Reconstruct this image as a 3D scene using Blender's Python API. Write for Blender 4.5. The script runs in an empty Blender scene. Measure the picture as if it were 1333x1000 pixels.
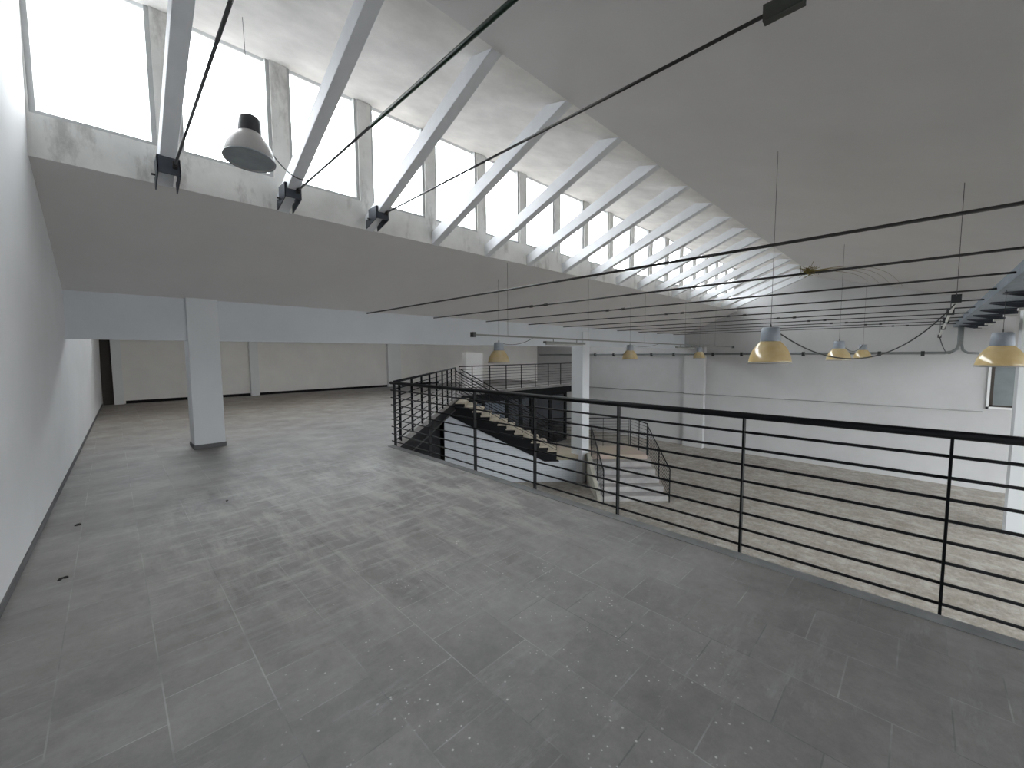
import bpy, math, random
from mathutils import Vector, Matrix
random.seed(7)
C = bpy.context.scene.collection
S = bpy.context.scene
R2 = math.sqrt(2)
UP = 3.2            # height of the mezzanine floor above the hall floor
EYE = 4.8           # eye height above the hall floor

# ------------------------------------------------------------------ materials
def nodes(name):
    m = bpy.data.materials.new(name); m.use_nodes = True
    nt = m.node_tree; nt.nodes.clear()
    out = nt.nodes.new('ShaderNodeOutputMaterial')
    return m, nt, out

def N(nt, kind, **kw):
    n = nt.nodes.new(kind)
    for k, v in kw.items():
        if k.startswith('_'):
            setattr(n, k[1:], v)
        else:
            n.inputs[k.replace('__', ' ')].default_value = v
    return n

def ramp(nt, src, stops):
    r = nt.nodes.new('ShaderNodeValToRGB')
    e = r.color_ramp.elements
    while len(e) < len(stops): e.new(0.5)
    for i, (p, c) in enumerate(stops):
        e[i].position = p
        e[i].color = (c, c, c, 1) if not isinstance(c, tuple) else (*c, 1)
    nt.links.new(src, r.inputs[0])
    return r.outputs[0]

def mix(nt, fac, a, b, mode='MIX'):
    m = nt.nodes.new('ShaderNodeMix'); m.data_type = 'RGBA'; m.blend_type = mode
    for sock, v in ((m.inputs[0], fac), (m.inputs[6], a), (m.inputs[7], b)):
        if hasattr(v, 'links'): nt.links.new(v, sock)
        elif isinstance(v, tuple): sock.default_value = (*v, 1)
        else: sock.default_value = v
    return m.outputs[2]

def coords(nt, scale=(1, 1, 1), loc=(0, 0, 0), rot=(0, 0, 0)):
    g = nt.nodes.new('ShaderNodeNewGeometry')
    mp = nt.nodes.new('ShaderNodeMapping')
    mp.inputs['Scale'].default_value = scale; mp.inputs['Location'].default_value = loc
    mp.inputs['Rotation'].default_value = rot
    nt.links.new(g.outputs['Position'], mp.inputs['Vector'])
    return mp.outputs[0]

def noise(nt, vec, scale, detail=4, rough=.55):
    n = N(nt, 'ShaderNodeTexNoise', Scale=scale, Detail=detail, Roughness=rough)
    nt.links.new(vec, n.inputs['Vector'])
    return n.outputs[0]

def finish(nt, out, color, rough=.6, bump=None, bump_strength=.1, bump_dist=.01, metallic=0, spec=.5):
    b = nt.nodes.new('ShaderNodeBsdfPrincipled')
    if hasattr(color, 'links'): nt.links.new(color, b.inputs['Base Color'])
    else: b.inputs['Base Color'].default_value = (*color, 1)
    if hasattr(rough, 'links'): nt.links.new(rough, b.inputs['Roughness'])
    else: b.inputs['Roughness'].default_value = rough
    b.inputs['Metallic'].default_value = metallic
    b.inputs['Specular IOR Level'].default_value = spec
    if bump is not None:
        bm = N(nt, 'ShaderNodeBump', Strength=bump_strength, Distance=bump_dist)
        nt.links.new(bump, bm.inputs['Height']); nt.links.new(bm.outputs[0], b.inputs['Normal'])
    nt.links.new(b.outputs[0], out.inputs[0])

def plaster(name, col, dark=.9, scale=1.3, bump=.12, spec=.3, dirt=None):
    m, nt, out = nodes(name)
    v = coords(nt)
    f = ramp(nt, noise(nt, v, scale, 6, .6), [(.3, dark), (.7, 1.0)])
    c = mix(nt, 1.0, tuple(col), f, 'MULTIPLY')
    if dirt:
        d = ramp(nt, noise(nt, coords(nt, (1, 1, .35)), dirt[0], 8, .7), [(dirt[1], 0.), (dirt[1] + .12, 1.)])
        c = mix(nt, mix(nt, 1.0, d, (dirt[2],) * 3, 'MULTIPLY'), c, (.13, .12, .11))
    finish(nt, out, c, .8, noise(nt, v, 28, 5, .65), bump, .01, spec=spec)
    return m

def paint(name, col, rough=.45, metallic=0, var=.85, spec=.5):
    m, nt, out = nodes(name)
    v = coords(nt)
    f = ramp(nt, noise(nt, v, 6, 5, .6), [(.3, var), (.7, 1.0)])
    finish(nt, out, mix(nt, 1.0, tuple(col), f, 'MULTIPLY'), rough, noise(nt, v, 60, 3), .05, .004, metallic, spec)
    return m

M = {}
M['wall'] = plaster('white_wall_paint', (.76, .77, .77), .93)
M['wall_cool'] = plaster('cool_white_wall_paint', (.79, .80, .815), .94)
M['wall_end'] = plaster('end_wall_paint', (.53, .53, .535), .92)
M['wall_back'] = plaster('back_wall_paint', (.82, .80, .77), .92)
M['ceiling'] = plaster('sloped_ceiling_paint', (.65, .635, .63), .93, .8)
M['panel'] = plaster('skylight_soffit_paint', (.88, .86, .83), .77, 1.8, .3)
M['fascia'] = plaster('clerestory_wall_paint', (.74, .74, .72), .78, 1.9, .2, dirt=(3.2, .54, .42))
M['timber_white'] = paint('white_painted_timber', (.78, .80, .83), .6, var=.93)
M['unseen_roof_cover'] = paint('unseen_dark_roof_cover', (.07, .06, .055), .8, 0, .8)
M['beam'] = plaster('beam_paint', (.62, .645, .68), .93)
M['column'] = plaster('column_paint', (.66, .68, .70), .95)
M['plinth'] = plaster('grey_plinth', (.15, .15, .155), .8)
M['black'] = paint('black_railing_paint', (.0065, .007, .009), .55, var=.7, spec=.22)
M['black_matte'] = paint('black_fascia_paint', (.010, .010, .012), .75, var=.7, spec=.2)
M['dark_steel'] = paint('dark_steel', (.035, .033, .032), .5, .3, .7)
M['grey_rod'] = paint('grey_rod_steel', (.10, .10, .105), .5, .2, .8)
M['green_rod'] = paint('dark_green_paint', (.006, .028, .014), .5, 0, .7)
M['box_steel'] = paint('blue_grey_steel', (.065, .075, .095), .5, .2, .75)
M['clamp'] = paint('olive_steel_clamp', (.065, .07, .06), .55, .1, .7)
M['gutter'] = paint('gutter_steel', (.17, .21, .25), .45, .2, .7)
M['frame'] = paint('window_frame_paint', (.46, .47, .47), .5, var=.85)
M['gasket'] = paint('window_gasket', (.03, .03, .035), .6)
M['housing_grey'] = paint('grey_lamp_housing', (.33, .37, .42), .42, .1, .8)
M['housing_black'] = paint('dark_lamp_housing', (.018, .02, .026), .4)
M['shade_grey'] = paint('grey_lamp_shade', (.42, .41, .40), .45, 0, .85)
M['lens'] = paint('grey_lamp_lens', (.30, .34, .36), .3, .1, .8)
M['bulb'] = paint('white_bulb_glass', (.7, .68, .6), .25)
M['wire'] = paint('thin_steel_wire', (.06, .06, .06), .6)
M['cable'] = paint('dark_cable', (.03, .032, .034), .6)
M['pipe'] = paint('grey_green_pipe', (.20, .215, .215), .5, 0, .8)
M['conduit'] = paint('grey_conduit', (.28, .28, .275), .6, 0, .85)
M['track'] = paint('grey_track_metal', (.22, .23, .22), .5, .2)
M['tube'] = paint('pale_fluorescent_fitting', (.55, .56, .54), .5)
M['tread'] = plaster('beige_stone_tread', (.52, .47, .38), .75, 4.)
M['straw'] = paint('dusty_straw', (.22, .17, .045), .9, 0, .6)
M['skirt'] = paint('black_skirting', (.012, .011, .011), .8, spec=.2)
M['recess'] = paint('dark_brown_door', (.045, .036, .03), .7)
M['speck'] = paint('dark_crumb', (.015, .014, .013), .9)
M['chip'] = paint('pale_plaster_chip', (.55, .54, .52), .9)

def glass_mat(name, tint, gloss=.06, rough=.02):
    m, nt, out = nodes(name)
    t = N(nt, 'ShaderNodeBsdfTransparent'); t.inputs[0].default_value = (*tint, 1)
    g = N(nt, 'ShaderNodeBsdfGlossy', Roughness=rough)
    mx = N(nt, 'ShaderNodeMixShader', Fac=gloss)
    nt.links.new(t.outputs[0], mx.inputs[1]); nt.links.new(g.outputs[0], mx.inputs[2])
    nt.links.new(mx.outputs[0], out.inputs[0])
    return m
M['glass'] = glass_mat('clear_window_glass', (.96, .98, .99), .05)
M['glass_dark'] = glass_mat('tinted_partition_glass', (.20, .23, .28), .14, .05)

def frosted(name, col):
    m, nt, out = nodes(name)
    f = ramp(nt, noise(nt, coords(nt), 3., 4), [(.3, .8), (.7, 1.)])
    finish(nt, out, mix(nt, 1., tuple(col), f, 'MULTIPLY'), .35)
    return m
M['glass_grey'] = frosted('grey_plastic_sheet', (.20, .225, .235))
M['glass_blue'] = frosted('dusty_blue_glass', (.13, .16, .20))

def amber():
    m, nt, out = nodes('amber_polycarbonate')
    v = coords(nt)
    c = mix(nt, ramp(nt, noise(nt, v, 5, 4), [(.3, 0.), (.7, 1.)]), (.80, .66, .38), (.93, .84, .60))
    d = N(nt, 'ShaderNodeBsdfDiffuse'); t = N(nt, 'ShaderNodeBsdfTranslucent'); g = N(nt, 'ShaderNodeBsdfGlossy', Roughness=.12)
    tr = N(nt, 'ShaderNodeBsdfTransparent'); tr.inputs[0].default_value = (1., .92, .72, 1)
    nt.links.new(c, d.inputs[0]); nt.links.new(c, t.inputs[0])
    a = N(nt, 'ShaderNodeMixShader', Fac=.55); b = N(nt, 'ShaderNodeMixShader', Fac=.12); e = N(nt, 'ShaderNodeMixShader', Fac=.30)
    nt.links.new(d.outputs[0], a.inputs[1]); nt.links.new(t.outputs[0], a.inputs[2])
    nt.links.new(a.outputs[0], e.inputs[1]); nt.links.new(tr.outputs[0], e.inputs[2])
    nt.links.new(e.outputs[0], b.inputs[1]); nt.links.new(g.outputs[0], b.inputs[2])
    nt.links.new(b.outputs[0], out.inputs[0])
    return m
M['amber'] = amber()

def tile_floor():
    m, nt, out = nodes('grey_mezzanine_tiles')
    # rows run along the hall depth (world y); rows are .37 m wide, each tile .37 m long, staggered by half
    v = coords(nt, (1, 1, 1), (-.20, -.09, 0), (0, 0, 0))
    sw = N(nt, 'ShaderNodeSeparateXYZ'); g = nt.nodes.new('ShaderNodeNewGeometry')
    nt.links.new(g.outputs['Position'], sw.inputs[0])
    ax = N(nt, 'ShaderNodeMath', _operation='ADD'); ax.inputs[1].default_value = -.0925 + 37.
    ay = N(nt, 'ShaderNodeMath', _operation='ADD'); ay.inputs[1].default_value = -.20 + 37. - .185
    nt.links.new(sw.outputs[0], ax.inputs[0]); nt.links.new(sw.outputs[1], ay.inputs[0])
    cv = N(nt, 'ShaderNodeCombineXYZ')
    nt.links.new(ay.outputs[0], cv.inputs[0]); nt.links.new(ax.outputs[0], cv.inputs[1])
    br = N(nt, 'ShaderNodeTexBrick', _offset=.5, _offset_frequency=2, _squash=1.)
    br.inputs['Scale'].default_value = 1.0
    br.inputs['Brick Width'].default_value = .37; br.inputs['Row Height'].default_value = .37
    br.inputs['Mortar Size'].default_value = .0035; br.inputs['Mortar Smooth'].default_value = .3
    br.inputs['Bias'].default_value = 0.
    br.inputs['Color1'].default_value = (.192, .183, .181, 1); br.inputs['Color2'].default_value = (.232, .223, .220, 1)
    br.inputs['Mortar'].default_value = (.27, .265, .26, 1)
    nt.links.new(cv.outputs[0], br.inputs['Vector'])
    p = coords(nt)
    # broken light and dark joints
    jn = ramp(nt, noise(nt, p, 2.1, 3), [(.40, 0.), (.60, 1.)])
    joint = mix(nt, jn, (.155, .155, .155), (.31, .305, .30))
    c = mix(nt, br.outputs['Fac'], br.outputs['Color'], joint)
    # grime clouds
    c = mix(nt, 1., c, ramp(nt, noise(nt, p, 1.3, 9, .72), [(.28, .70), (.72, 1.30)]), 'MULTIPLY')
    c = mix(nt, 1., c, ramp(nt, noise(nt, p, 14., 8, .8), [(.25, .84), (.75, 1.16)]), 'MULTIPLY')
    # dusty wipe marks, stretched along the rows and across them
    def patch(cx, cy, rx, ry):
        mp = coords(nt, (1 / rx, 1 / ry, 0), (-cx / rx, -cy / ry, 0))
        gr = N(nt, 'ShaderNodeTexGradient', _gradient_type='SPHERICAL')
        nt.links.new(mp, gr.inputs[0])
        return gr.outputs[1]
    st = ramp(nt, noise(nt, coords(nt, (3.2, .8, 1)), 2.0, 8, .7), [(.46, 0.), (.66, 1.)])
    st2 = ramp(nt, noise(nt, coords(nt, (.9, 4., 1)), 2.2, 8, .7), [(.50, 0.), (.68, 1.)])
    p1 = ramp(nt, patch(1.75, 4.3, 2.2, 2.8), [(.02, 0.), (.5, .75)])
    p2 = ramp(nt, patch(3.1, 4.2, .75, 3.2), [(.05, 0.), (.6, .65)])
    p3 = ramp(nt, patch(1.2, 7.5, 5.5, 6.5), [(.02, 0.), (.7, .5)])
    c = mix(nt, mix(nt, 1., st, p1, 'MULTIPLY'), c, (.42, .41, .39))
    c = mix(nt, mix(nt, 1., st, p2, 'MULTIPLY'), c, (.46, .455, .43))
    c = mix(nt, mix(nt, 1., st2, p1, 'MULTIPLY'), c, (.44, .43, .42))
    c = mix(nt, mix(nt, 1., ramp(nt, noise(nt, p, 1.4, 8, .7), [(.35, 0.), (.7, 1.)]), p3, 'MULTIPLY'), c, (.29, .27, .25))
    st3 = ramp(nt, noise(nt, coords(nt, (.7, 3.4, 1)), 2.6, 8, .75), [(.56, 0.), (.72, .5)])
    c = mix(nt, st3, c, (.35, .35, .355))
    # browner far end of the floor
    far = ramp(nt, patch(1.8, 16.5, 9., 9.), [(.05, 0.), (.6, .8)])
    c = mix(nt, far, c, mix(nt, 1., c, (1.25, 1.15, .98), 'MULTIPLY'))
    # paint drips
    vo = N(nt, 'ShaderNodeTexVoronoi', Scale=19.); nt.links.new(p, vo.inputs['Vector'])
    dots = ramp(nt, vo.outputs['Distance'], [(.05, 1.), (.13, 0.)])
    few = ramp(nt, noise(nt, p, 3.3, 3), [(.47, 0.), (.55, 1.)])
    area = ramp(nt, patch(1.45, 1.5, 1.3, 1.6), [(.05, 0.), (.4, .9)])
    c = mix(nt, mix(nt, 1., mix(nt, 1., dots, few, 'MULTIPLY'), area, 'MULTIPLY'), c, (.62, .61, .60))
    vo2 = N(nt, 'ShaderNodeTexVoronoi', Scale=34.); nt.links.new(p, vo2.inputs['Vector'])
    dots2 = ramp(nt, vo2.outputs['Distance'], [(.09, 1.), (.17, 0.)])
    few2 = ramp(nt, noise(nt, p, 5.2, 3), [(.54, 0.), (.60, 1.)])
    c = mix(nt, mix(nt, 1., mix(nt, 1., dots2, few2, 'MULTIPLY'), area, 'MULTIPLY'), c, (.58, .57, .56))
    rough = ramp(nt, noise(nt, p, 2.5, 6), [(.3, .42), (.7, .62)])
    h = mix(nt, br.outputs['Fac'], noise(nt, p, 40, 4), (0., 0., 0.))
    finish(nt, out, c, rough, h, .12, .006, spec=.45)
    return m
M['tiles'] = tile_floor()

def dusty_floor():
    m, nt, out = nodes('dusty_hall_floor')
    p = coords(nt)
    c = mix(nt, ramp(nt, noise(nt, p, .7, 8, .65), [(.3, 0.), (.7, 1.)]), (.225, .20, .168), (.30, .275, .24))
    c = mix(nt, 1., c, ramp(nt, noise(nt, coords(nt, (1, 2.2, 1)), 5., 8, .75), [(.3, .62), (.7, 1.3)]), 'MULTIPLY')
    c = mix(nt, ramp(nt, noise(nt, coords(nt, (1.6, 1, 1)), 2.2, 9, .75), [(.47, 0.), (.66, .85)]), c, (.42, .405, .38))
    br = N(nt, 'ShaderNodeTexBrick', _offset=0.)
    br.inputs['Scale'].default_value = 1.; br.inputs['Brick Width'].default_value = .5; br.inputs['Row Height'].default_value = .5
    br.inputs['Mortar Size'].default_value = .006
    nt.links.new(p, br.inputs['Vector'])
    jf = mix(nt, 1., br.outputs['Fac'], (.25, .25, .25), 'MULTIPLY')
    c = mix(nt, jf, c, (.18, .165, .145))
    finish(nt, out, c, ramp(nt, noise(nt, p, 1.2, 5), [(.3, .4), (.7, .7)]), noise(nt, p, 25, 4), .15, .01, spec=.4)
    return m
M['hall_floor'] = dusty_floor()

def grey_steps():
    m, nt, out = nodes('grey_step_stone')
    p = coords(nt)
    c = mix(nt, ramp(nt, noise(nt, p, 3., 7), [(.3, 0.), (.7, 1.)]), (.27, .265, .27), (.40, .385, .375))
    finish(nt, out, c, .6, noise(nt, p, 30, 4), .1, .01)
    return m
M['grey_step'] = grey_steps()

def landing_mat():
    m, nt, out = nodes('beige_pink_landing_stone')
    p = coords(nt)
    c = mix(nt, ramp(nt, noise(nt, p, .9, 4), [(.4, 0.), (.6, 1.)]), (.38, .34, .25), (.42, .33, .29))
    finish(nt, out, c, .6, noise(nt, p, 30, 4), .1, .01)
    return m
M['landing'] = landing_mat()

def white_brick():
    m, nt, out = nodes('white_painted_block')
    g = nt.nodes.new('ShaderNodeNewGeometry')
    mp = N(nt, 'ShaderNodeMapping'); mp.inputs['Rotation'].default_value = (0, 0, math.radians(45))
    nt.links.new(g.outputs['Position'], mp.inputs[0])
    sp = N(nt, 'ShaderNodeSeparateXYZ'); nt.links.new(mp.outputs[0], sp.inputs[0])
    cv = N(nt, 'ShaderNodeCombineXYZ'); nt.links.new(sp.outputs[0], cv.inputs[0]); nt.links.new(sp.outputs[2], cv.inputs[1])
    br = N(nt, 'ShaderNodeTexBrick'); br.inputs['Scale'].default_value = 1.
    br.inputs['Brick Width'].default_value = .4; br.inputs['Row Height'].default_value = .1; br.inputs['Mortar Size'].default_value = .008
    nt.links.new(cv.outputs[0], br.inputs['Vector'])
    c = mix(nt, br.outputs['Fac'], (.60, .63, .67), (.50, .53, .57))
    h = mix(nt, br.outputs['Fac'], (1., 1., 1.), (0., 0., 0.))
    finish(nt, out, c, .7, h, .6, .01)
    return m
M['brick'] = white_brick()

# ------------------------------------------------------------------ mesh helpers
class MB:
    def __init__(s): s.v = []; s.f = []; s.sm = []
    def add(s, vs, fs, smooth=False):
        o = len(s.v); s.v += [tuple(v) for v in vs]
        s.f += [tuple(i + o for i in f) for f in fs]; s.sm += [smooth] * len(fs)
        return s
    def box(s, a, b):
        x0, y0, z0 = [min(p, q) for p, q in zip(a, b)]; x1, y1, z1 = [max(p, q) for p, q in zip(a, b)]
        return s.add([(x0,y0,z0),(x1,y0,z0),(x1,y1,z0),(x0,y1,z0),(x0,y0,z1),(x1,y0,z1),(x1,y1,z1),(x0,y1,z1)],
                     [(0,3,2,1),(4,5,6,7),(0,1,5,4),(1,2,6,5),(2,3,7,6),(3,0,4,7)])
    def prism(s, poly, d):
        """closed polygon (3-D points) pushed along vector d"""
        n = len(poly); P = [Vector(p) for p in poly]; d = Vector(d)
        nrm = Vector((0, 0, 0))
        for i in range(n): nrm += (P[i] - P[0]).cross(P[(i + 1) % n] - P[0])
        if nrm.dot(d) > 0: P.reverse()
        vs = P + [p + d for p in P]
        fs = [tuple(range(n)), tuple(range(2 * n - 1, n - 1, -1))]
        fs = [tuple(range(n))] + [tuple(reversed(range(n, 2 * n)))] + [(i, i + n, (i + 1) % n + n, (i + 1) % n) for i in range(n)]
        return s.add(vs, fs)
    def bar(s, p, q, w, h, up=(0, 0, 1)):
        """rectangular bar from p to q, w sideways, h along up"""
        p, q, up = Vector(p), Vector(q), Vector(up)
        d = (q - p).normalized(); side = d.cross(up).normalized(); u = side.cross(d)
        a, b = side * w / 2, u * h / 2
        vs = [p - a - b, p + a - b, p + a + b, p - a + b, q - a - b, q + a - b, q + a + b, q - a + b]
        return s.add(vs, [(0,1,2,3),(7,6,5,4),(0,4,5,1),(1,5,6,2),(2,6,7,3),(3,7,4,0)])
    def tube(s, pts, r, n=10):
        P = [Vector(p) for p in pts]; m = len(P); rings = []
        d0 = (P[1] - P[0]).normalized()
        ref = Vector((0, 0, 1)) if abs(d0.z) < .9 else Vector((1, 0, 0))
        u = d0.cross(ref).normalized()
        for i in range(m):
            t = (P[min(i + 1, m - 1)] - P[max(i - 1, 0)]).normalized()
            u = (u - t * u.dot(t)).normalized(); w = t.cross(u)
            rr = r[i] if isinstance(r, (list, tuple)) else r
            rings.append([P[i] + (u * math.cos(a) + w * math.sin(a)) * rr for a in [2 * math.pi * k / n for k in range(n)]])
        vs = [p for ring in rings for p in ring]; fs = []
        for i in range(m - 1):
            for k in range(n):
                fs.append((i*n+k, i*n+(k+1)%n, (i+1)*n+(k+1)%n, (i+1)*n+k))
        s.add(vs, fs, True)
        o = len(s.v) - len(vs)
        s.f += [tuple(o + k for k in reversed(range(n))), tuple(o + (m-1)*n + k for k in range(n))]; s.sm += [False, False]
        return s
    def lathe(s, prof, c=(0, 0, 0), n=40, smooth=True, tilt=None, close=False):
        c = Vector(c); vs = []; fs = []; m = len(prof)
        for r, z in prof:
            for k in range(n):
                a = 2 * math.pi * k / n
                p = Vector((r * math.cos(a), r * math.sin(a), z))
                if tilt: p = tilt @ p
                vs.append(p + c)
        for i in range(m - 1):
            for k in range(n):
                fs.append((i*n+k, i*n+(k+1)%n, (i+1)*n+(k+1)%n, (i+1)*n+k))
        if close:
            for k in range(n): fs.append(((m-1)*n+k, (m-1)*n+(k+1)%n, (k+1)%n, k))
        return s.add(vs, fs, smooth)
    def build(s, name, mat, parent=None, bevel=0, origin=None):
        me = bpy.data.meshes.new(name)
        if parent is not None:
            off = Vector(parent.location)
            pp = parent.parent
            while pp is not None: off += Vector(pp.location); pp = pp.parent
        else:
            if origin is None:
                n = len(s.v)
                xs, ys, zs = zip(*s.v)
                origin = ((min(xs)+max(xs))/2, (min(ys)+max(ys))/2, min(zs))
            off = Vector(origin)
        me.from_pydata([tuple(Vector(v) - off) for v in s.v], [], s.f)
        me.polygons.foreach_set('use_smooth', s.sm)
        me.materials.append(M[mat] if isinstance(mat, str) else mat)
        me.update()
        o = bpy.data.objects.new(name, me); C.objects.link(o)
        if parent is not None: o.parent = parent
        else: o.location = off
        if bevel:
            b = o.modifiers.new('edge', 'BEVEL'); b.width = bevel; b.segments = 2; b.limit_method = 'ANGLE'; b.angle_limit = math.radians(40)
        return o

def tag(o, label=None, cat=None, group=None, kind=None):
    for k, v in (('label', label), ('category', cat), ('group', group), ('kind', kind)):
        if v: o[k] = v
    return o
def thing(name, label, cat, loc, group=None):
    o = bpy.data.objects.new(name, None); C.objects.link(o)
    o.location = loc; o.empty_display_size = .1
    return tag(o, label, cat, group)
def struct(name, mb, mat, label=None, cat=None, bevel=0, group=None):
    return tag(mb.build(name, mat, bevel=bevel), label, cat, group, 'structure')
def Z(z): return z + EYE            # heights below were measured from the eye
def LD(lat, dep, z=0):              # diagonal stair grid -> world
    return ((dep + lat) / R2, (dep - lat) / R2, z)
ORD = ['first','second','third','fourth','fifth','sixth','seventh','eighth','ninth','tenth','eleventh','twelfth','thirteenth',
       'fourteenth','fifteenth','sixteenth','seventeenth','eighteenth','nineteenth']
def sag(p, q, drop, n=14):
    p, q = Vector(p), Vector(q)
    return [p.lerp(q, t) - Vector((0, 0, drop * 4 * t * (1 - t))) for t in [i / n for i in range(n + 1)]]

# ------------------------------------------------------------------ key dimensions
XE = 21.3                       # far end wall
YB = 19.0                       # back wall
YV = 8.72                       # front face of the valley beam
YS, ZS = 6.30, Z(1.985)         # clerestory sill
YR, ZR = 3.28, Z(3.17)          # ridge
YE, ZE = -.75, Z(.94)           # low eave on the open side
ZV = Z(.955)
WB, WT = Z(2.456), Z(3.942)     # window glass bottom and top
OS = .30                         # fall of the open ceiling slope
PB, PF = 9.95, -13.4            # offsets of the bays behind and in front
YN = -10.9
def xw(y): return -.66 + .0205 * y     # the side wall runs slightly askew
XL = -1.3

# ------------------------------------------------------------------ shell
mb = MB(); mb.prism([(XL - .6, YN - .3, -.2), (XE + .3, YN - .3, -.2), (XE + .3, YB + .3, -.2), (XL - .6, YB + .3, -.2)], (0, 0, .2))
struct('floor', mb, 'hall_floor')
def lean(y, z): return xw(y) + .019 * (z - UP)
mb = MB()
q = []
for z in (0, 8.9):
    q += [(lean(YN, z), YN, z), (lean(YB + .3, z), YB + .3, z), (lean(YB + .3, z) - .4, YB + .3, z), (lean(YN, z) - .4, YN, z)]
mb.add(q, [(0, 1, 2, 3), (7, 6, 5, 4), (0, 4, 5, 1), (1, 5, 6, 2), (2, 6, 7, 3), (3, 7, 4, 0)])
struct('wall_left', mb, 'wall_cool')
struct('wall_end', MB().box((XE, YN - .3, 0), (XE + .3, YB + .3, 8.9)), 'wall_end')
struct('wall_back', MB().box((xw(YB) - .3, YB, 0), (XE, YB + .3, 6.4)), 'wall_back')
m = MB(); big = [(XL + .7 + 3.7 * k, XL + .7 + 3.7 * k + 3.3) for k in range(6)]  # openings for added windows, out of view, bringing fill light from behind the viewer
m.box((XL, YN - .3, 0), (XE, YN, .3)); m.box((XL, YN - .3, 6.9), (XE, YN, 8.4)); m.box((XL, YN - .3, 2.85), (XE, YN, 3.4))
prev = XL
for a, b in big + [(XE, XE)]:
    m.box((prev, YN - .3, .3), (a, YN, 2.85)); m.box((prev, YN - .3, 3.4), (a, YN, 6.9)); prev = b
struct('wall_right', m, 'wall_end')
for k, (a, b) in enumerate(big):
    for q, (z0, z1) in enumerate(((.3, 2.85), (3.4, 6.9))):
        f = MB(); yy = YN - .2
        f.box((a, yy, z0), (b, yy + .08, z0 + .06)); f.box((a, yy, z1 - .06), (b, yy + .08, z1)); f.box((a, yy, z0), (a + .06, yy + .08, z1)); f.box((b - .06, yy, z0), (b, yy + .08, z1)); f.box(((a + b) / 2 - .03, yy, z0), ((a + b) / 2 + .03, yy + .08, z1))
        w = struct('window_%d' % (61 + 2 * k + q), f, 'frame')  # added unseen window, there only for fill light
        MB().box((a + .06, yy + .03, z0 + .06), (b - .06, yy + .036, z1 - .06)).build('pane', 'glass', w)

# mezzanine slab: straight front edge, diagonal edge beside the stair, far gallery
XF = 3.50
DL = -2.15                                  # lateral of the diagonal edge
def diag(dep, z=0): return LD(DL, dep, z)
yA = XF - DL * R2                           # where the straight edge meets the diagonal
YG = 13.4; XG = 18.0                        # far gallery edge and end
xB = YG + DL * R2
edge = [(xw(-9.) - .05, -9.), (XF, -9.), (XF, yA), (xB, YG), (XG, YG), (XG, YB + .05), (xw(YB) - .05, YB + .05)]
mb = MB(); mb.prism([(x, y, UP - .12) for x, y in edge], (0, 0, .12))
struct('floor_upper', mb, 'tiles')
inset = [(xw(-9.) - .05, -9.), (XF - .06, -9.), (XF - .06, yA - .03), (xB - .03, YG + .06), (XG - .06, YG + .06), (XG - .06, YB + .05), (xw(YB) - .05, YB + .05)]
mb = MB(); mb.prism([(x, y, UP - .45) for x, y in inset], (0, 0, .33))
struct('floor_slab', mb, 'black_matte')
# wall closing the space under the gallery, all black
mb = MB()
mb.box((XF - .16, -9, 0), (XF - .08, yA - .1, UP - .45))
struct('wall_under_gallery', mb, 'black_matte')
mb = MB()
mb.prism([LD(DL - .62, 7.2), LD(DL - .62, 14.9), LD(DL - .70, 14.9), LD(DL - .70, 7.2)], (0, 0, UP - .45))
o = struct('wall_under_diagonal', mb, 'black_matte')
# lighter flange line on the fascia of the diagonal edge
mb = MB(); mb.bar(LD(DL - .03, 7.2, UP - .44), LD(DL - .03, 14.85, UP - .44), .05, .02)
struct('trim_diagonal', mb, 'dark_steel')
# kerb strip along the open edge
mb = MB(); mb.box((XF - .115, -9, UP), (XF, yA, UP + .004))
struct('trim_edge', mb, plaster('edge_strip', (.27, .275, .28), .62, 4.))
mb = MB()
for i in range(1):
    ys = [-3 + .5 * k for k in range(45)]
    for a, b in zip(ys, ys[1:]):
        mb.prism([(xw(a), a, UP), (xw(b), b, UP), (xw(b) + .012, b, UP), (xw(a) + .012, a, UP)], (0, 0, .055))
struct('baseboard_left', mb, 'plinth')
struct('baseboard_back', MB().box((.3, YB - .02, UP), (13, YB, UP + .10)), 'skirt')

# back wall: dark door recess and pilasters
mb = MB(); mb.box((xw(YB) + .02, YB - .03, UP), (.02, YB, UP + 2.6))
struct('door_1', mb, 'recess', 'dark brown door panel in the far corner behind the gallery', 'door')
for x0, x1 in ((.02, .26), (3.95, 4.24), (9.9, 10.6)):
    struct('pilaster', MB().box((x0, YB - .18, UP), (x1, YB, 6.2)), 'wall')
struct('partition_block', MB().box((12.15, 15.4, UP), (13.2, 15.7, Z(.1))), paint('bright_white_block', (.88, .88, .87), .6, var=.95), 'white block standing behind the far gallery railing', 'partition')
# end wall pilaster
struct('pilaster', MB().box((XE - .27, 7.62, 0), (XE, 8.6, Z(.3))), 'wall_end')

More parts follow.
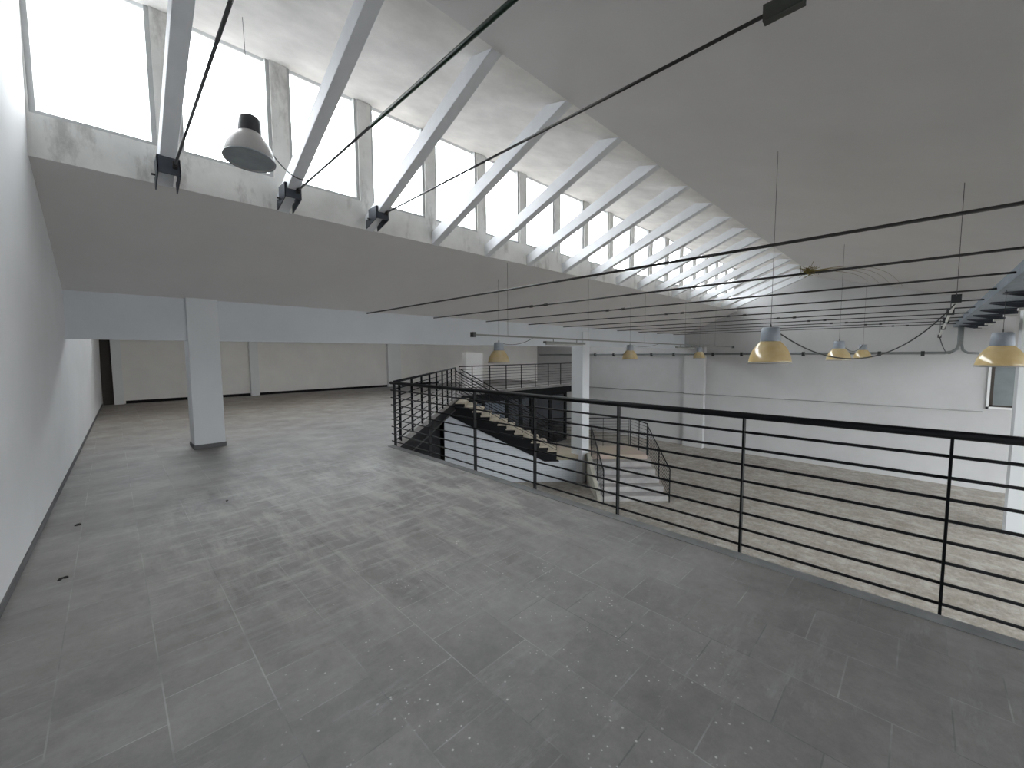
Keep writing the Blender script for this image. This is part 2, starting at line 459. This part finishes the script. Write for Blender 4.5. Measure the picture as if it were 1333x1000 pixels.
# ------------------------------------------------------------------ sawtooth roof, three bays
def bay(dy, main, eave):
    y = lambda v: v + dy
    T = .12
    x0, x1 = XL, XE + .02
    def slab(name, a, b, mat):
        d = Vector((0, b[0] - a[0], b[1] - a[1])); n = Vector((0, -d.z, d.y)).normalized()
        if n.z < 0: n = -n
        m = MB(); m.prism([(x0, y(a[0]), a[1]), (x1, y(a[0]), a[1]), (x1, y(b[0]), b[1]), (x0, y(b[0]), b[1])], n * T)
        struct(name, m, mat)
        m = MB(); off = n * T
        q = [(x0, y(a[0]), a[1]), (x1, y(a[0]), a[1]), (x1, y(b[0]), b[1]), (x0, y(b[0]), b[1])]
        m.prism([tuple(Vector(p) + off) for p in q], n * .05)
        struct('roof', m, 'unseen_roof_cover')  # unseen dark cover, added to cut daylight bouncing up onto the soffits
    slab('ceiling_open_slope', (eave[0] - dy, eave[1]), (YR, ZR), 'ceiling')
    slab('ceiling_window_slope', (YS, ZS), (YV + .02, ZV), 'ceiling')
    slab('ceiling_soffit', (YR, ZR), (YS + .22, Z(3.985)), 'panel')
    # clerestory wall: bottom band, piers, top band
    zb0, zt1 = ZS, Z(4.05)
    m = MB()
    m.box((x0, y(YS), zb0), (x1, y(YS) + .2, WB - .045))
    m.box((x0, y(YS), WT + .05), (x1, y(YS) + .2, zt1))
    xs = []
    for n in range(18):
        xs.append((-.42 + 1.197 * n + (.03 if n == 0 else 0), .48 + 1.197 * n))
    prev = x0
    for a, b in xs:
        m.box((prev, y(YS), WB - .045), (a - .045, y(YS) + .2, WT + .05)); prev = b + .045
    m.box((prev, y(YS), WB - .045), (x1, y(YS) + .2, WT + .05))
    struct('wall_clerestory', m, 'fascia')
    for n, (a, b) in enumerate(xs):
        f = MB(); yy = y(YS) + .03
        for p, q in (((a - .05, yy, WB - .05), (b + .05, yy + .09, WB)), ((a - .05, yy, WT), (b + .05, yy + .09, WT + .055)),
                     ((a - .05, yy, WB), (a, yy + .09, WT)), ((b, yy, WB), (b + .05, yy + .09, WT))): f.box(p, q)
        nm = 'window_%d' % (n + 1 + (0 if main else (18 if dy > 0 else 36)))
        w = struct(nm, f, 'frame')
        if main:
            tag(w, 'clerestory window pane, %s along from the side wall' % ORD[n], 'window', 'clerestory windows')
        MB().box((a, yy + .04, WB), (b, yy + .046, WT)).build('pane', 'glass', w)
        if main:
            g = MB(); g.box((a - .05, yy - .012, WT + .02), (b + .05, yy, WT + .05)); g.build('gasket', 'gasket', w)
YV2 = -4.2; ZV2 = ZR - OS * (YR - YV2)
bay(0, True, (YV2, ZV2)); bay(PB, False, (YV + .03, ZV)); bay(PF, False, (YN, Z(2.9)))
# valley beams
struct('beam', MB().box((-.62, YV, Z(.26)), (XE, YV + .10, ZV + .1)), 'beam', 'long white beam carried by the two white columns', 'beam')
struct('beam_back', MB().box((XL, YV + PB, Z(.62)), (XE, YB, ZV + .5)), 'beam')
# gutter valley on the open side
struct('gutter', MB().box((XL, YE - .50, Z(.86)), (XE, YE + .02, ZE + .06)), 'gutter', 'blue grey steel valley gutter at the low eave', 'gutter')
struct('beam_far', MB().box((XL, YV2 - .5, Z(.3)), (XE, YV2 + .02, ZV2 + .12)), 'beam')

# columns
def column(x0, y0, z0, zt, plinth, label, dx=.44, dy=.5):
    mb = MB().box((x0, y0, z0), (x0 + dx, y0 + dy, zt))
    c = struct('column', mb, 'column', label, 'column', bevel=.008)
    if plinth:
        MB().box((x0 - .012, y0 - .012, z0), (x0 + dx + .012, y0 + dy + .012, z0 + .075)).build('plinth', 'plinth', c)
    return c
column(.945, YV - .035, UP, Z(.985), True, 'square white column with grey plinth standing on the tiled gallery')
column(12.22, YV - .03, 0, Z(.80), False, 'tall white column rising from the hall floor beside the stair')
column(16.45, YE - 1.5, 0, ZR - OS * (YR - YE + 1.5), False, 'white column on the hall floor below the valley gutter', .5, .5)

# ------------------------------------------------------------------ rafters
RX = [.5 + 1.244 * n for n in range(17)]
tpl = None
for n, x in enumerate(RX):
    lab = 'white slanted rafter below the clerestory, %s from the side wall' % ORD[n]
    if tpl is None:
        a = Vector((x + .07, YS + .05, ZS - .02)); b = Vector((x + .07, YR - .02, ZR - .0))
        m = MB()
        d = (b - a); hgt = .19
        # underside runs from the sill foot to the ridge; the head dies into the soffit
        sl = (Z(3.985) - ZR) / (YS + .22 - YR)
        rs = (b.z - a.z) / (b.y - a.y)
        yk2 = YR + (hgt + .03) / (sl - rs)           # where the top edge meets the soffit
        b = Vector((b.x, YR + .002, ZR - .002))
        m.prism([(x, a.y, a.z), (x, b.y, b.z), (x, yk2, ZR + sl * (yk2 - YR) - .003), (x, a.y, a.z + hgt + .02)], (.14, 0, 0))
        tpl = m.build('rafter', 'timber_white', bevel=.006)
        o = tpl; base = o.location.x
    else:
        o = tpl.copy(); C.objects.link(o); o.location.x = base + (x - RX[0])
    tag(o, lab, 'rafter', 'white rafters along the clerestory')

# ------------------------------------------------------------------ upper tie rods with steel boxes on the rafters
zr = [2.08, 2.15, 2.16]
for n in range(3):
    x = RX[n] + .12
    zz = Z(zr[n])
    t = thing('tie_rod', ['thin tie rod running from the rafter box nearest the side wall',
                          'dark green sleeved tie rod running from the second rafter box',
                          'tie rod with flat steel coupling running from the third rafter box'][n], 'tie rod', (x, 5.6, zz), 'upper tie rods')
    y1 = 5.86
    MB().tube([(x, y1, zz), (x, 2.9 if n != 1 else 3.75, zz)], .0125, 10).build('thin_rod', 'grey_rod', t)
    MB().tube([(x, 3.75 if n == 1 else 2.95, zz), (x, YR - (ZR - zz) / OS + .02, zz)], .0135 if n != 1 else .019, 10).build('thick_rod', 'green_rod' if n == 1 else 'dark_steel', t)
    # box: U-shaped steel clip around the rafter foot
    b = MB(); xa, xb = RX[n] - .03, RX[n] + .17
    b.box((xa, 5.86, zz - .10), (xb, 5.875, zz + .08))
    b.box((xa, 5.86, zz - .10), (xa + .012, 6.12, zz + .08)); b.box((xb - .012, 5.86, zz - .10), (xb, 6.12, zz + .08))
    b.prism([(xa, 5.86, zz - .10), (xa, 6.22, zz - .19), (xa, 6.22, zz - .06)], (.012, 0, 0))
    b.prism([(xb - .012, 5.86, zz - .10), (xb - .012, 6.22, zz - .19), (xb - .012, 6.22, zz - .06)], (.012, 0, 0))
    sb = b.build('steel_box', 'box_steel', t)
    nb = MB(); nb.box((x - .02, 5.82, zz - .035), (x + .02, 5.86, zz + .035)); nb.tube([(x, 5.86, zz), (x, 5.78, zz)], .02, 6); nb.build('nut', 'dark_steel', sb)
    MB().tube([(xa - .035, 6.08, zz - .07), (xa + .005, 6.08, zz - .07)], .012, 8).build('bolt', 'dark_steel', sb)
    if n == 2:
        c = MB(); c.box((x - .028, .60, zz - .045), (x - .018, .82, zz + .05)); c.box((x + .018, .60, zz - .045), (x + .028, .82, zz + .05))
        c.box((x - .028, .60, zz - .05), (x + .028, .82, zz - .04))
        cpl = c.build('coupling', 'clamp', t)
        MB().tube([(x - .04, .66, zz + .01), (x + .04, .66, zz + .01)], .014, 8).build('bolt', 'dark_steel', cpl)

# ------------------------------------------------------------------ lower tie rods under the eaves
ZT = Z(.925)
turn = [None, 5.2, 4.6, 4.1, 3.3, 2.6, 2.2, 1.9, 1.2, .6]
for k in range(10):
    x = 4.11 + 1.753 * k
    t = thing('tie_rod', 'dark steel tie rod crossing the hall at eave height, %s from the side wall' % ORD[k], 'tie rod', (x, 4.0, ZT), 'eave tie rods')
    MB().tube([(x, YV + .02, ZT), (x, -1.1, ZT)], .0135, 10).build('rod', 'dark_steel', t)
    if turn[k] is not None:
        y = turn[k]
        m = MB()
        for s in (-1, 1): m.tube([(x + .024 * s, y - .17, ZT), (x + .024 * s, y + .17, ZT)], .012, 8)
        m.tube([(x, y - .22, ZT), (x, y - .15, ZT)], .026, 8); m.tube([(x, y + .15, ZT), (x, y + .22, ZT)], .026, 8)
        m.build('turnbuckle', 'dark_steel', t)
    if k >= 1:
        b = thing('steel_bracket', 'steel bracket plate under the valley gutter at the %s eave tie rod' % ORD[k], 'bracket', (x, -1.0, Z(.8)), 'gutter brackets')
        p = MB(); p.box((x - .10, -1.30, Z(.835)), (x + .10, -.80, Z(.86))); p.prism([(x - .008, -.80, Z(.835)), (x - .008, -1.30, Z(.835)), (x - .008, -1.30, Z(.74)), (x - .008, -1.15, Z(.74))], (.016, 0, 0))
        p.build('plate', 'box_steel', b)
        MB().box((x - .09, -1.29, Z(.70)), (x + .09, -1.12, Z(.74))).build('pad', 'tube', b)

# ------------------------------------------------------------------ railings
NB = 8
def rail_run(t, P, Q, z0, posts, htop=1.108, hbot=.064, side=(0, 0, 0), bars=True, over=(0, 0), hr=.026, br=.0105, slope=False, post_w=.045):
    """P,Q plan+height points of the walking line; posts = fractions"""
    P, Q = Vector(P), Vector(Q); d = (Q - P).normalized()
    flat = Vector((d.x, d.y, 0)).normalized()
    A, B = P - d * over[0], Q + d * over[1]
    MB().tube([A + Vector((0, 0, htop)), B + Vector((0, 0, htop))], hr, 12).build('handrail', 'black', t)
    for i in range(NB):
        h = hbot + (htop - hbot) * i / NB
        MB().tube([A + Vector((0, 0, h)), B + Vector((0, 0, h))], br, 8).build('rail', 'black', t)
    nrm = Vector((-flat.y, flat.x, 0))
    for f in posts:
        p = P.lerp(Q, f)
        MB().bar(p + Vector((0, 0, -.02)), p + Vector((0, 0, htop - .01)), .014, post_w, nrm).build('post', 'black', t)

XR = 3.522
ypost = [-2.37 + 1.11 * k for k in range(9)]
t = thing('railing', 'long black steel railing along the straight gallery edge above the hall floor', 'railing', (XR, 2., UP), 'gallery railings')
rail_run(t, (XR, ypost[0], UP), (XR, ypost[-1], UP), UP, [(y - ypost[0]) / (ypost[-1] - ypost[0]) for y in ypost], over=(.2, .12))
t = thing('railing', 'black railing running diagonally from the gallery corner up to the stair head', 'railing', diag(10.5, UP), 'gallery railings')
dp0, dp1 = 7.55, 14.85
rail_run(t, diag(dp0 - .33, UP), diag(dp1, UP), UP, [(.33 + .905 * k) / (dp1 - dp0 + .33) for k in range(8)] + [1.], htop=1.12)
t = thing('railing', 'black railing along the far gallery edge below the back wall', 'railing', (14.3, YG + .03, UP), 'gallery railings')
x0, x1 = xB - .15, XG
rail_run(t, (x0, YG + .02, UP), (x1, YG + .02, UP), UP, [(10.9 + 1.0 * k - x0) / (x1 - x0) for k in range(7)] + [0., 1.], hr=.022, br=.009)

# ------------------------------------------------------------------ staircase on the diagonal grid
D0, D1 = 14.9, 16.35            # near and far side of the first flight
GO, RI, NT = .31, 2.15 / 13, 12
L0 = DL
zl = UP - 2.15                   # landing height
st = thing('staircase', 'black steel staircase with beige treads and a landing beside the tall column', 'staircase', LD(1., 15., 0))
def sawtooth(dep):
    pts = []
    for i in range(NT):
        zt = UP - RI * (i + 1)
        pts += [LD(L0 + GO * i, dep, zt - .045), LD(L0 + GO * (i + 1), dep, zt - .045)]
    Lb = L0 + GO * NT
    pts += [LD(Lb, dep, zl - .05), LD(Lb + .1, dep, zl - .26), LD(Lb - .45, dep, zl - .26), LD(L0 - .42, dep, UP - .60), LD(L0 - .42, dep, UP - .30), LD(L0, dep, UP - .16)]
    return pts
for dep in (D0, D1 - .05):
    m = MB(); m.prism(sawtooth(dep), Vector(LD(0, .05)))
    m.build('stringer', 'black_matte', st)
for i in range(NT):
    zt = UP - RI * (i + 1)
    a = LD(L0 + GO * i - .03, D0 - .03, zt - .05); 
    m = MB(); m.prism([LD(L0 + GO * i - .03, D0 - .03, zt - .05), LD(L0 + GO * (i + 1) + .02, D0 - .03, zt - .05), LD(L0 + GO * (i + 1) + .02, D1, zt - .05), LD(L0 + GO * i - .03, D1, zt - .05)], (0, 0, .05))
    m.prism([LD(L0 + GO * (i + 1) - .02, D0 + .05, zt - RI), LD(L0 + GO * (i + 1), D0 + .05, zt - RI), LD(L0 + GO * (i + 1), D1 - .05, zt - RI), LD(L0 + GO * (i + 1) - .02, D1 - .05, zt - RI)], (0, 0, RI - .05))
    m.build('tread', 'tread', st)
LL0 = L0 + GO * NT; LL1 = 4.95
m = MB(); m.prism([LD(LL0, D0, zl - .2), LD(LL1, D0, zl - .2), LD(LL1 - .25, D1, zl - .2), LD(LL0, D1, zl - .2)], (0, 0, .2)); m.build('landing', 'landing', st)
m = MB(); m.prism([LD(LL0 + .1, D0 + .1, 0), LD(LL1 - .1, D0 + .1, 0), LD(LL1 - .3, D1 - .1, 0), LD(LL0 + .1, D1 - .1, 0)], (0, 0, zl - .2)); m.build('landing_base', 'wall', st)
# second flight, seven risers down towards the viewer
F0, F1 = 2.80, 4.98
for i in range(5):
    zt = zl - 1.05 / 6 * (i + 1); d1 = D0 - .40 * i
    m = MB(); m.prism([LD(F0, d1 - .40, 0), LD(F1, d1 - .40, 0), LD(F1, d1, 0), LD(F0, d1, 0)], (0, 0, zt)); m.build('step', 'grey_step', st)
# pale side cheek of the second flight
m = MB(); m.prism([LD(F0 - .12, D0 + .02, 0), LD(F0 - .12, D0 - .40 * 5 - .02, 0), LD(F0 - .12, D0 - .40 * 5 - .02, .14), LD(F0 - .12, D0 - .2, zl + .05), LD(F0 - .12, D0 + .02, zl + .05)], LD(.12, 0))
m.build('side_cheek', plaster('stained_cheek', (.55, .53, .46), .6, 3.), st)
# white block wall under the first flight
m = MB()
dep = D0 + .06
m.prism([LD(L0 - .47, dep, 0), LD(L0 - .47, dep, UP - .46), LD(L0 - .35, dep, UP - .46), LD(L0 + GO * NT - .35, dep, zl - .24), LD(L0 + GO * NT + 1.5, dep, zl - .22), LD(L0 + GO * NT + 1.5, dep, 0)], LD(0, .18))
struct('wall_stair', m, 'brick', 'white painted block wall under the first flight of the stair', 'wall')

# stair railings
def stair_rail(name_label, P, Q, fr, flatend=None, htop=1.0):
    t = thing('stair_railing', name_label, 'railing', P, 'stair railings')
    rail_run(t, P, Q, 0, fr, htop=htop, hbot=.16, hr=.02, br=.008, post_w=.035)
    return t
slope_end = (L0 + GO * NT)
stair_rail('black sloping railing on the near side of the first stair flight', LD(L0, D0 + .03, UP), LD(slope_end, D0 + .03, zl), [0, .33, .66, 1.])
stair_rail('black sloping railing on the far side of the first stair flight', LD(L0, D1 - .03, UP), LD(slope_end, D1 - .03, zl), [0, .33, .66, 1.])
stair_rail('black level railing along the back of the stair landing', LD(slope_end, D1 - .03, zl), LD(4.66, D1 - .03, zl), [0, .33, .66, 1.], htop=1.15)
stair_rail('black railing on the outer side of the landing facing the end wall', LD(4.70, D1 - .03, zl), LD(4.93, D0, zl), [0.03, .55, 1.], htop=1.15)
stair_rail('black railing down the outer side of the lower stair flight', LD(4.93, D0 - .04, zl), LD(4.98, 12.78, .0), [.03, .55, 1.], htop=1.08)
stair_rail('black railing down the column side of the lower stair flight', LD(2.84, D0 - .04, zl), LD(2.84, 12.70, .0), [.03, .55, 1.], htop=1.08)

# ------------------------------------------------------------------ glazed partition below the far gallery
YP = YG + .45
gp = thing('glazed_partition', 'black framed glass partition below the far gallery', 'partition', (13.5, YP, 0))
mx = [9.4, 10.65, 11.9, 13.35, 14.3, 15.1, 16.6, 17.9]
zt = UP - .45
m = MB(); m.box((mx[0], YP, zt - .14), (mx[-1], YP + .08, zt)); m.box((mx[0], YP, 0), (mx[-1], YP + .08, .12)); m.box((mx[0], YP, 1.0), (mx[-1], YP + .08, 1.08))
for x in mx: m.box((x - .09, YP - .01, 0), (x + .09, YP + .09, zt))
gf = m.build('frame', 'black_matte', gp)
for i, (a, b) in enumerate(zip(mx, mx[1:])):
    MB().box((a + .09, YP + .03, .12), (b - .09, YP + .04, zt - .14)).build('pane', 'glass_dark' if i not in (1, 2) else 'glass_blue', gf)

# ------------------------------------------------------------------ pendant lamps
def pendant(loc, ceil, label, amber_shade=True, tilt=0):
    K = 1.19
    x, y, z = loc                      # centre of the rim
    t = thing('pendant_lamp', label, 'lamp', (x, y, z), 'bell pendant lamps')
    R = Matrix.Rotation(tilt, 3, Vector((1, -1, 0)).normalized()) if tilt else Matrix.Identity(3)
    outer = [(.210, 0), (.208, .03), (.196, .085), (.172, .145), (.140, .195), (.110, .230), (.098, .246)]
    inner = [(r - .006, h) for r, h in reversed(outer)]
    m = MB(); m.lathe([(r * K, h * K) for r, h in outer + inner], (x, y, z), 48, True, R, True); sh = m.build('shade', 'amber' if amber_shade else 'shade_grey', t)
    m = MB(); m.lathe([(r * K, h * K) for r, h in [(.214, -.006), (.218, .004), (.212, .014), (.204, .006)]], (x, y, z), 48, True, R, True); m.build('rim', 'lens' if not amber_shade else 'shade_grey', sh)
    hp = [(.0, .236), (.098, .236), (.100, .25), (.094, .34), (.090, .385), (.076, .402), (.0, .405)]
    m = MB(); m.lathe([(r * K, h * K) for r, h in hp], (x, y, z), 40, True, R)
    ho = m.build('housing', 'housing_grey' if amber_shade else 'housing_black', t)
    if amber_shade:
        m = MB(); m.lathe([(r * K, h * K) for r, h in [(.0, .06), (.03, .07), (.045, .11), (.035, .17), (.022, .23), (0, .236)]], (x, y, z), 20, True, R); m.build('bulb', 'bulb', ho)
    else:
        m = MB(); m.lathe([(r * K, h * K) for r, h in [(.0, .022), (.10, .018), (.202, .008)]], (x, y, z), 40, True, R); m.build('lens', 'lens', sh)
    top = Vector((x, y, z)) + R @ Vector((0, 0, .405 * K))
    m = MB()
    hk = [top + Vector((0.02 * math.sin(a), 0, .02 - .02 * math.cos(a))) for a in [i * math.pi / 5 for i in range(11)]]
    m.tube(hk, .005, 6); m.build('hook', 'wire', ho)
    MB().tube([top + Vector((0, 0, .03)), (x, y, ceil)], .0028, 6).build('suspension_wire', 'wire', t)
    return top
def zopen(y): return ZR - OS * (YR - y)
def zsof(y): return ZR + (y - YR) * (Z(3.985) - ZR) / (YS + .22 - YR)
def zleft(y): return ZS - (y - YS) * (ZS - ZV) / (YV - YS)
pA = pendant((6.34, 1.45, Z(-.137)), zopen(1.45) + .02, 'amber bell lamp hanging alone above the railing, fed by a long drooping cable')
pB = pendant((9.0, -.79, Z(-.21)), Z(.87), 'large amber bell lamp in front of the grey window on the end wall')
pC = pendant((12.85, 1.46, Z(-.195)), zopen(1.46) + .02, 'amber bell lamp hanging just behind the drooping cable, second in its row')
pD = pendant((18.6, 1.46, Z(-.21)), zopen(1.46) + .02, 'amber bell lamp hanging last in the row above the open hall')
pE = pendant((6.43, 6.93, Z(-.20)), zleft(6.93) + .02, 'amber bell lamp hanging in front of the beam before the far gallery railing')
pF = pendant((12.45, 6.93, Z(-.185)), zleft(6.93) + .02, 'amber bell lamp hanging just past the tall white column')
pG = pendant((18.6, 6.96, Z(-.225)), zleft(6.96) + .02, 'small amber bell lamp hanging in front of the end wall pilaster')
pH = pendant((1.24, 5.43, Z(2.195)), zsof(5.43) + .02, 'grey bell lamp with black housing hanging before the second clerestory window', False, math.radians(-5))

# cables
tag(MB().tube(sag(pH + Vector((.07, 0, -.1)), (RX[1] + .12, 5.35, Z(2.13)), .16, 16), .006, 8).build('power_cable', 'cable'),
    'thin dark cable from the grey bell lamp to the green tie rod', 'cable')
tag(MB().tube(sag(pA + Vector((.02, 0, 0)), (9.4, -.32, Z(.74)), .62, 24), .009, 8).build('power_cable', 'cable'),
    'long dark cable drooping from the nearest amber lamp to the spotlight track', 'cable')
tag(MB().tube(sag(pC, pD, .25, 14), .009, 8).build('power_cable', 'cable'), 'short cable looping between the two small amber lamps of the open hall', 'cable')

# ------------------------------------------------------------------ suspended cable tray with fluorescent fittings
yk = 6.36
tr = thing('cable_tray', 'thin grey cable tray hanging level in front of the beam', 'cable tray', (13., yk, Z(.3)))
a, b = Vector((5.22, yk, Z(.40))), Vector((21.1, yk, Z(.28)))
MB().bar(a, b, .05, .035).build('tray', 'track', tr)
MB().box(a - Vector((.05, .05, .05)), a + Vector((.02, .05, .05))).build('end_cap', 'cable', tr)
MB().box(b - Vector((.02, .05, .05)), b + Vector((.05, .05, .05))).build('end_cap', 'cable', tr)
for f in (.06, .25, .45, .65, .85):
    p = a.lerp(b, f)
    MB().tube([p, (p.x, p.y, zleft(yk) + .02)], .0035, 6).build('suspension_wire', 'wire', tr)
for i, (x0, x1, lab) in enumerate(((7.4, 9.0, 'pale fluorescent fitting under the tray beside the tall column'), (14.8, 16.5, 'small fluorescent fitting under the tray near the end wall'))):
    f0 = a.lerp(b, (x0 - a.x) / (b.x - a.x)); f1 = a.lerp(b, (x1 - a.x) / (b.x - a.x))
    fl = thing('fluorescent_fitting', lab, 'light fitting', f0, 'fluorescent fittings')
    bd = MB().bar(f0 - Vector((0, 0, .10)), f1 - Vector((0, 0, .10)), .10, .05).build('body', 'track', fl)
    MB().tube([f0 - Vector((-.05, 0, .145)), f1 - Vector((.05, 0, .145))], .019, 10).build('tube', 'tube', bd)
    for q in (.2, .8):
        p = f0.lerp(f1, q); MB().tube([p - Vector((0, 0, .01)), p - Vector((0, 0, .09))], .008, 6).build('clip', 'wire', bd)
tag(MB().tube(sag(pE, Vector((7.0, yk, Z(.38))), .10, 10), .006, 6).build('power_cable', 'cable'), 'short cable from the lamp before the beam to the hanging tray', 'cable')
tag(MB().tube(sag(pF, Vector((13.4, yk, Z(.33))), .08, 10), .006, 6).build('power_cable', 'cable'), 'short cable from the lamp past the column to the hanging tray', 'cable')

# ------------------------------------------------------------------ pipes on the end wall
zp = Z(-.04)
t = thing('wall_pipe', 'long grey pipe running level along the end wall', 'pipe', (XE - .33, 7., zp))
MB().tube([(XE - .33, 18.5, zp), (XE - .33, -.55, zp), (XE - .33, -.72, zp + .04), (XE - .33, -.84, zp + .14), (XE - .33, -.88, zp + .3), (XE - .33, -.88, Z(.86))], .05, 12).build('pipe', 'pipe', t)
MB().tube([(XE - .33, -1.35, zp - .02), (XE - .33, -1.1, zp), (XE - .33, -.98, zp + .1), (XE - .33, -.94, zp + .3), (XE - .33, -.94, Z(.86))], .04, 12).build('pipe', 'pipe', t)
for y in (13.99, 12.72, 10.38, 9.15, 7.2, 5.94, 3.56, 1.16, -.01):
    m = MB(); m.box((XE - .39, y - .05, zp - .11), (XE - .27, y + .05, zp + .07)); m.tube([(XE - .33, y, zp), (XE, y, zp)], .02, 6)
    m.build('clamp', 'cable', t)
yc = [18.5, 8.7, 8.62, 7.6, 7.52, -2.6]
zc = Z(-2.07)
tag(MB().tube([(XE - .02, 18.5, zc), (XE - .02, 8.64, zc), (XE - .29, 8.62, zc), (XE - .29, 7.6, zc), (XE - .02, 7.58, zc), (XE - .02, -1.55, zc)], .022, 8).build('conduit', 'conduit'),
    'thin grey conduit running along the end wall below the big pipe', 'conduit')

# spotlight track beyond the last lamp
t = thing('spotlight_track', 'pale lighting track with black connectors hanging under the eave tie rods', 'light track', (9.5, -.33, Z(.8)))
MB().bar((9.36, -.33, Z(.80)), (17.4, -.33, Z(.45)), .035, .035).build('track', 'tube', t)
for x, zz, s in ((9.36, .81, .055), (11.12, .73, .05), (12.87, .66, .045), (14.63, .58, .04), (17.3, .45, .04)):
    MB().box((x - s, -.33 - s, Z(zz) - s), (x + s, -.33 + s, Z(zz) + s * 1.3)).build('connector', 'cable', t)
    MB().tube([(x, -.33, Z(zz)), (x, -.33, ZT)], .006, 6).build('hanger', 'wire', t)
MB().tube([(9.3, -.33, Z(.85)), (7.7, -.27, zopen(-.27))], .0035, 6).build('suspension_wire', 'wire', t)
MB().tube(sag((17.3, -.33, Z(.45)), (XE - .33, -.75, zp + .05), .25, 10), .012, 6).build('lead', 'cable', t)

# straw clump with trailing strands on the tie rod
cx, cy, cz = 5.86, .98, ZT + .02
t = thing('straw_clump', 'yellowish straw clump caught on a tie rod with strands trailing to the ceiling', 'straw clump', (cx, cy, cz))
m = MB()
for i in range(70):
    a = Vector((random.gauss(0, .02), random.gauss(0, .03), random.gauss(0, .018))); d = Vector((random.gauss(0, .03), random.gauss(0, .035), random.gauss(0, .02)))
    c = Vector((cx, cy, cz)); m.tube([c + a - d, c + a + Vector((0, 0, .008)), c + a + d], .0025, 4)
m.build('clump', 'straw', t)
for i in range(4):
    yy = 1.58 - .32 * i; e = Vector((20.4, yy, zopen(yy)))
    MB().tube(sag((cx, cy, cz), e, -.12 - .06 * i, 10), .004, 4).build('strand', 'straw', t)

# window in the end wall below the lamp
w = MB(); y0, y1, z0, z1 = -2.75, -1.62, Z(-1.95), Z(.1)
for p, q in (((XE - .06, y0, z0), (XE, y1, z0 + .07)), ((XE - .06, y0, z1 - .07), (XE, y1, z1)), ((XE - .06, y0, z0), (XE, y0 + .06, z1)), ((XE - .06, y1 - .06, z0), (XE, y1, z1))): w.box(p, q)
w1 = struct('window_60', w, 'wall', 'narrow grey window on the end wall behind the big amber lamp', 'window')
MB().box((XE - .03, y0 + .06, z0 + .07), (XE - .015, y1 - .06, z1 - .07)).build('pane', 'glass_grey', w1)
m = MB()
for p, q in (((XE - .05, y0 + .06, z0 + .07), (XE - .02, y0 + .13, z1 - .07)), ((XE - .05, y1 - .14, z0 + .07), (XE - .02, y1 - .07, z1 - .07)), ((XE - .05, y0 + .06, z0 + .07), (XE - .02, y1 - .07, z0 + .13))): m.box(p, q)
m.build('gasket', 'recess', w1)

# crumbs of debris on the tiles
for x, y, s, mt, lab in ((.84, 5.35, .035, 'speck', 'dark crumb of debris on the tiles below the dusty patch'), (-.33, 4.30, .04, 'speck', 'dark crumb beside the side wall, lower of the two in the photo'),
                    (-.32, 5.6, .04, 'speck', 'dark crumb beside the side wall, upper of the two in the photo'), (2.02, 2.72, .03, 'chip', 'pale plaster chip on the tiles in the middle of the gallery')):
    m = MB(); 
    for k in range(4):
        ox, oy = random.uniform(-.02, .02), random.uniform(-.02, .02); r = s * random.uniform(.25, .5)
        m.lathe([(0, 0), (r, .001), (r * .8, r * .35), (0, r * .5)], (x + ox, y + oy, UP), 7, False)
    tag(m.build('debris_crumb', mt), lab, 'debris', 'crumbs on the gallery tiles')

# ------------------------------------------------------------------ sky
wd = bpy.data.worlds.new('overcast_sky'); S.world = wd; wd.use_nodes = True
nt = wd.node_tree; nt.nodes.clear()
bg = nt.nodes.new('ShaderNodeBackground'); o = nt.nodes.new('ShaderNodeOutputWorld')
tc = nt.nodes.new('ShaderNodeTexCoord'); sx = nt.nodes.new('ShaderNodeSeparateXYZ')
nt.links.new(tc.outputs['Generated'], sx.inputs[0])
nt.links.new(ramp(nt, sx.outputs[2], [(0., (.25, .245, .24)), (.02, (.66, .66, .665)), (.35, (.82, .825, .83)), (.9, (.95, .95, .95))]), bg.inputs[0])
bg.inputs[1].default_value = 14.0
nt.links.new(bg.outputs[0], o.inputs[0])

# ------------------------------------------------------------------ camera
cam = bpy.data.cameras.new('camera'); co = bpy.data.objects.new('camera', cam); C.objects.link(co)
cam.sensor_fit = 'HORIZONTAL'; cam.sensor_width = 36; cam.lens = 527.35 / 1333 * 36; cam.clip_start = .03; cam.clip_end = 300
yaw, pitch, roll = [math.radians(a) for a in (44.69, -4.192, -.337)]
fwd = Vector((math.cos(pitch) * math.sin(yaw), math.cos(pitch) * math.cos(yaw), math.sin(pitch)))
right = Vector((math.cos(yaw), -math.sin(yaw), 0)); upv = right.cross(fwd)
r = right * math.cos(roll) + upv * math.sin(roll); u = -right * math.sin(roll) + upv * math.cos(roll)
co.matrix_world = Matrix(((r.x, u.x, -fwd.x, 0), (r.y, u.y, -fwd.y, 0), (r.z, u.z, -fwd.z, EYE), (0, 0, 0, 1)))
S.camera = co

S.view_settings.view_transform = 'Standard'; S.view_settings.look = 'None'
S.view_settings.gamma = 1; S.view_settings.exposure = 0.25; S.view_settings.use_curve_mapping = False
S.cycles.use_denoising = True
S.cycles.max_bounces = 14; S.cycles.diffuse_bounces = 10; S.cycles.transparent_max_bounces = 16
S.cycles.sample_clamp_indirect = 20
